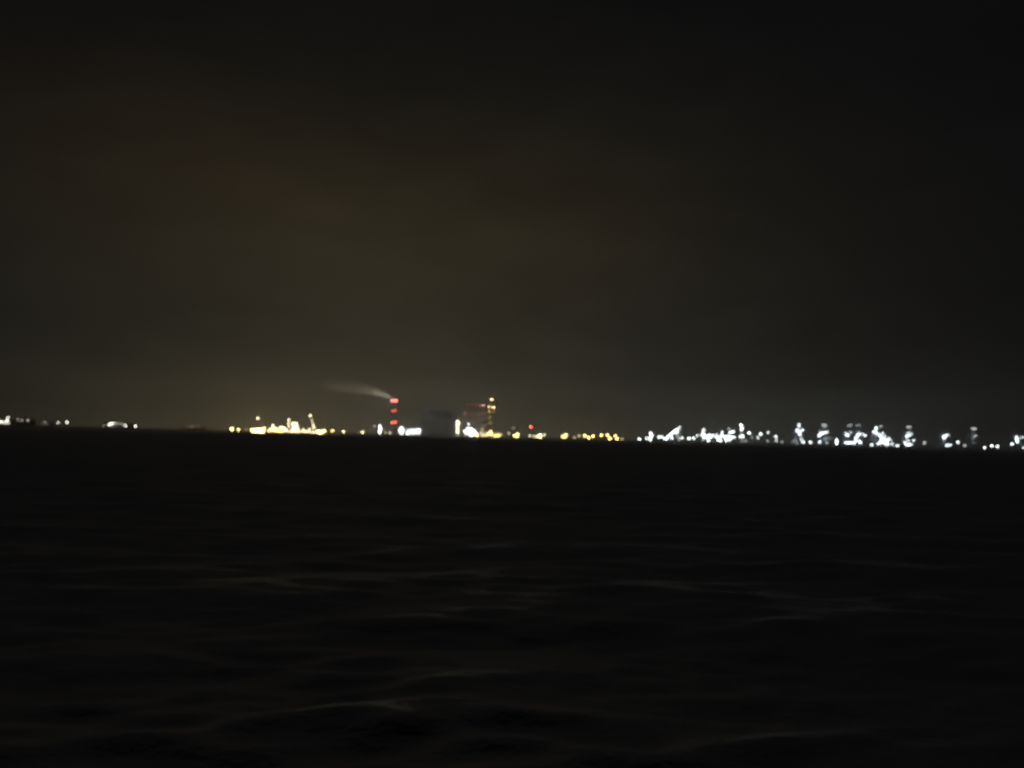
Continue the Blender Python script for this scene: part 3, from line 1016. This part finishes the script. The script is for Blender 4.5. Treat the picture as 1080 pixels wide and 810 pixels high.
w = 'white'
crane('container crane shaped like a bright little tree, first in the row of cranes', 843, 447, 2960,
      [(842.8, 448, 5, w, 20), (842.9, 450.6, 3.6, w, 8), (840.6, 453.8, 5.4, w, 22), (843, 455.6, 6.6, w, 24), (846, 453.6, 5.4, w, 22), (843.4, 458.2, 5, w, 18),
       (844.6, 462.4, 3.8, w, 5), (847.2, 466.2, 5, w, 18), (845.6, 464.4, 3.4, w, 6), (838.6, 464.4, 4, w, 1.2), (836, 466, 4, w, 0.9), (840.5, 467, 4, w, 1.2)])
lamp_mast(854.6, 466.3, 'round low white lamp between the first and second crane', 5.4, w, 20, group=WG)
crane('container crane with a wide bright band halfway up and a dim top lamp', 868.5, 447.6, 2980,
      [(868, 448.2, 4, w, 3), (870.6, 448.4, 4, w, 2.6), (870, 451.4, 3.6, w, 1.4), (864, 459.2, 6, w, 24), (866.6, 457.4, 6, w, 24), (869.6, 456.4, 6, w, 24), (872, 455.6, 5, w, 20),
       (865.4, 456.4, 4, w, 14), (864.6, 466.2, 5, w, 17), (869.6, 463, 4, w, 1.5), (872.4, 461.6, 4, w, 1.6), (872, 466.8, 4, w, 2.0), (875.6, 462.4, 3.6, w, 1.0)])
t = thing('lamp_mast', 'teardrop-shaped white lamp between the second and third crane', 'lamp mast', base(882.4, 2940), WG)
MB().lathe([(1, 0), (0.9, 1), (0.5, 18)], n=8).build('pole', M_STEEL, t)
fl(t, 2938, [(882.3, 463.4, 4, w, 16), (882.4, 465.6, 6.4, w, 24), (882.4, 467.8, 5, w, 20)])
crane('container crane over a long low white light bar, dim lamp on its apex', 895, 447.8, 2980,
      [(895, 448.6, 3.6, w, 1.7), (897.6, 448.4, 3.6, w, 1.7), (894, 459.0, 6, w, 22), (897, 456, 4, w, 3), (892, 457.4, 4, w, 6), (892.2, 466.6, 5.4, w, 22), (895, 467, 5.4, w, 22), (898, 466.8, 5.4, w, 22),
       (901, 467, 5.4, w, 22)])
crane('container crane sharing the low light bar, with an arc of lamps over it', 906.6, 447.8, 3000,
      [(903.6, 448.6, 3.6, w, 1.3), (906.4, 448.5, 3.6, w, 1.3), (904.6, 459.2, 6.4, w, 24), (902.2, 462.0, 5, w, 20), (902.8, 464.6, 5, w, 18), (906.4, 457.6, 5, w, 20), (909.4, 457.2, 4.4, w, 14), (912.4, 459.2, 5, w, 17),
       (907.4, 466.6, 6, w, 20), (906, 464.4, 4, w, 6)])
lamp_mast(919.2, 469.4, 'small low white lamp between the light bar and the brightest crane', 4.8, w, 13, group=WG)
crane('brightest container crane, its lamps running down one slope', 925, 449.6, 2980,
      [(924, 451, 5, w, 20), (923.8, 453.4, 4.4, w, 16), (921.4, 455.4, 4.8, w, 18), (924, 456.4, 5.4, w, 22), (926.6, 458, 6, w, 24), (928.6, 459.8, 6, w, 24), (929, 449.6, 3.6, w, 2.4),
       (931, 457, 4.4, w, 6)])
process_unit('bright white heap of lamps on low racks under the brightest crane', 924.5, 941, 2940, [(930, 462, 3), (936, 463.4, 3)],
             [(926.2, 467.8, 4.6, w, 18), (928.6, 466.4, 5, w, 20), (929.4, 463.2, 5.4, w, 22), (932.4, 463.4, 5.4, w, 22), (931.6, 466.4, 6, w, 24), (934.6, 467.4, 6, w, 24), (936, 464.4, 5, w, 20),
              (937.6, 462.2, 4, w, 6), (939.4, 464, 3.6, w, 5), (941.4, 468, 4, w, 8), (933, 460.4, 4, w, 12), (937, 468.6, 4.4, w, 16)])
lamp_mast(946.2, 470, 'round low white lamp between the brightest crane and the stacked one', 5, w, 18, group=WG)
crane('container crane with four tiers of lamps stacked straight up', 958.4, 449.4, 2980,
      [(957.4, 450.4, 3.8, w, 2.6), (959.6, 450.2, 3.8, w, 2.6), (956.4, 460.2, 5, w, 18), (959.4, 459.2, 5.4, w, 20), (958, 457, 4, w, 6), (961.6, 457.6, 4, w, 4), (957.4, 464.4, 4, w, 7), (963.6, 464.4, 4.4, w, 12),
       (954.2, 466.6, 4.4, w, 14), (955.8, 469, 5, w, 20), (958.8, 469, 6, w, 22), (961, 468.4, 4, w, 14), (959.4, 453.8, 3.2, w, 1.2)])
lamp_mast(975, 467.0, 'faint grey lamp alone past the crane with stacked lamps', 4.2, w, 3.6, group=WG)
crane('container crane with one big round lamp halfway and a pair at its foot', 997.4, 452, 2980,
      [(995.6, 461.2, 6.4, w, 24), (997.6, 459.4, 5, w, 14), (1000.2, 458.6, 4.4, w, 3.2), (998.6, 469.6, 5, w, 20), (1002, 469.4, 4.8, w, 18), (995.8, 464, 3.4, w, 2)])
lamp_mast(1010.2, 466.5, 'round white lamp on a mid-height mast between the last two dark cranes', 5, w, 16, group=WG)
lamp_mast(1017.4, 469.8, 'faint low lamp before the crane with only dim lamps', 4, w, 3, group=WG)
crane('darkest container crane, showing only two dim grey lamps one above the other', 1027.5, 451, 3020,
      [(1026, 452, 3.8, w, 3.4), (1028.6, 452.4, 3.6, w, 2.6), (1028.6, 459.6, 4, w, 4), (1026.4, 462, 3.6, w, 1.4), (1031, 460, 3.2, w, 2), (1026.5, 456.6, 3, w, 0.8), (1027, 466.6, 3.4, w, 0.8)])
lamp_mast(1038.4, 472.6, 'smallest of three low lamps past the darkest crane', 4.6, w, 8, group=WG)
lamp_mast(1046.2, 470.2, 'middle of three low lamps past the darkest crane, bright', 5.4, w, 20, group=WG)
lamp_mast(1051.8, 470.8, 'bright lamp beside the middle one of three past the darkest crane', 5.2, w, 18, group=WG)
lamp_mast(1067.4, 468.4, 'white lamp low beside the last crane of the row', 5, w, 18, group=WG)
crane('last container crane at the outer end, one big lamp and a dim arm of light', 1074, 452, 2980,
      [(1072.6, 463.4, 6.4, w, 24), (1073, 466, 4.4, w, 14), (1076.6, 461.2, 4, w, 6), (1079.6, 461, 4.4, w, 7), (1079.6, 472, 4, w, 5), (1072.2, 460.6, 4, w, 10)])


# ------------------------------------------------------------------ smoke from the chimney
def build_smoke():
    D = 3080.0
    pts = [(414.2, 420.8, 0.9), (409.5, 418.2, 1.9), (402.5, 415.4, 3.2), (394, 412.2, 4.6), (384, 409.4, 5.9), (372, 407.0, 7.2), (358, 405.2, 8.2), (347, 404.2, 7.6), (338, 403.8, 3.0)]
    n = 20
    vs = []
    for k, (px, py, r) in enumerate(pts):
        c = P(px, py, D)
        rm = r * D / F
        for i in range(n):
            a = 2 * math.pi * i / n
            q = rm * (1 + 0.16 * math.sin(3 * a + k * 1.3) + 0.10 * math.sin(5 * a - k * 2.1))
            vs.append((c.x + 0.35 * q * math.cos(a) * 0.6, c.y + q * 1.1 * math.cos(a), c.z + q * math.sin(a)))
    fs = [(k * n + i, k * n + (i + 1) % n, (k + 1) * n + (i + 1) % n, (k + 1) * n + i) for k in range(len(pts) - 1) for i in range(n)]
    fs += [tuple(range(n - 1, -1, -1)), tuple(range((len(pts) - 1) * n, len(pts) * n))]
    m = bpy.data.materials.new('smoke')
    m.use_nodes = True
    t = m.node_tree
    t.nodes.remove(t.nodes['Principled BSDF'])
    v = t.nodes.new('ShaderNodeVolumePrincipled')
    v.inputs['Color'].default_value = (0.99, 0.99, 0.98, 1)
    g = t.nodes.new('ShaderNodeNewGeometry')
    nz = t.nodes.new('ShaderNodeTexNoise')
    nz.inputs['Scale'].default_value = 0.03
    nz.inputs['Detail'].default_value = 3
    t.links.new(g.outputs['Position'], nz.inputs['Vector'])
    nt = NT(t)
    den = nt.m('MULTIPLY', nt.m('MAXIMUM', nt.m('SUBTRACT', nz.outputs['Fac'], 0.28), 0.0), 0.062)
    t.links.new(den, v.inputs['Density'])
    t.links.new(v.outputs[0], t.nodes['Material Output'].inputs['Volume'])
    b = MB()
    b.add(vs, fs)
    o = b.build('smoke', m)
    bm = bmesh.new()
    bm.from_mesh(o.data)
    bmesh.ops.recalc_face_normals(bm, faces=bm.faces)
    bm.to_mesh(o.data)
    bm.free()
    o['kind'] = 'stuff'
    o['label'] = 'thin pale smoke drifting away from the chimney top'


build_smoke()

# ------------------------------------------------------------------ night haze over the bay
HAZE = 1.1e-4
if HAZE:
    m = bpy.data.materials.new('haze')
    m.use_nodes = True
    t = m.node_tree
    t.nodes.remove(t.nodes['Principled BSDF'])
    v = t.nodes.new('ShaderNodeVolumePrincipled')
    v.inputs['Color'].default_value = (0.9, 0.9, 0.9, 1)
    v.inputs['Density'].default_value = HAZE
    v.inputs['Anisotropy'].default_value = 0.4
    t.links.new(v.outputs[0], t.nodes['Material Output'].inputs['Volume'])
    o = MB().box(-6500, 6500, -60, 5600, -2.2, 190).build('haze', m)
    o['kind'] = 'stuff'
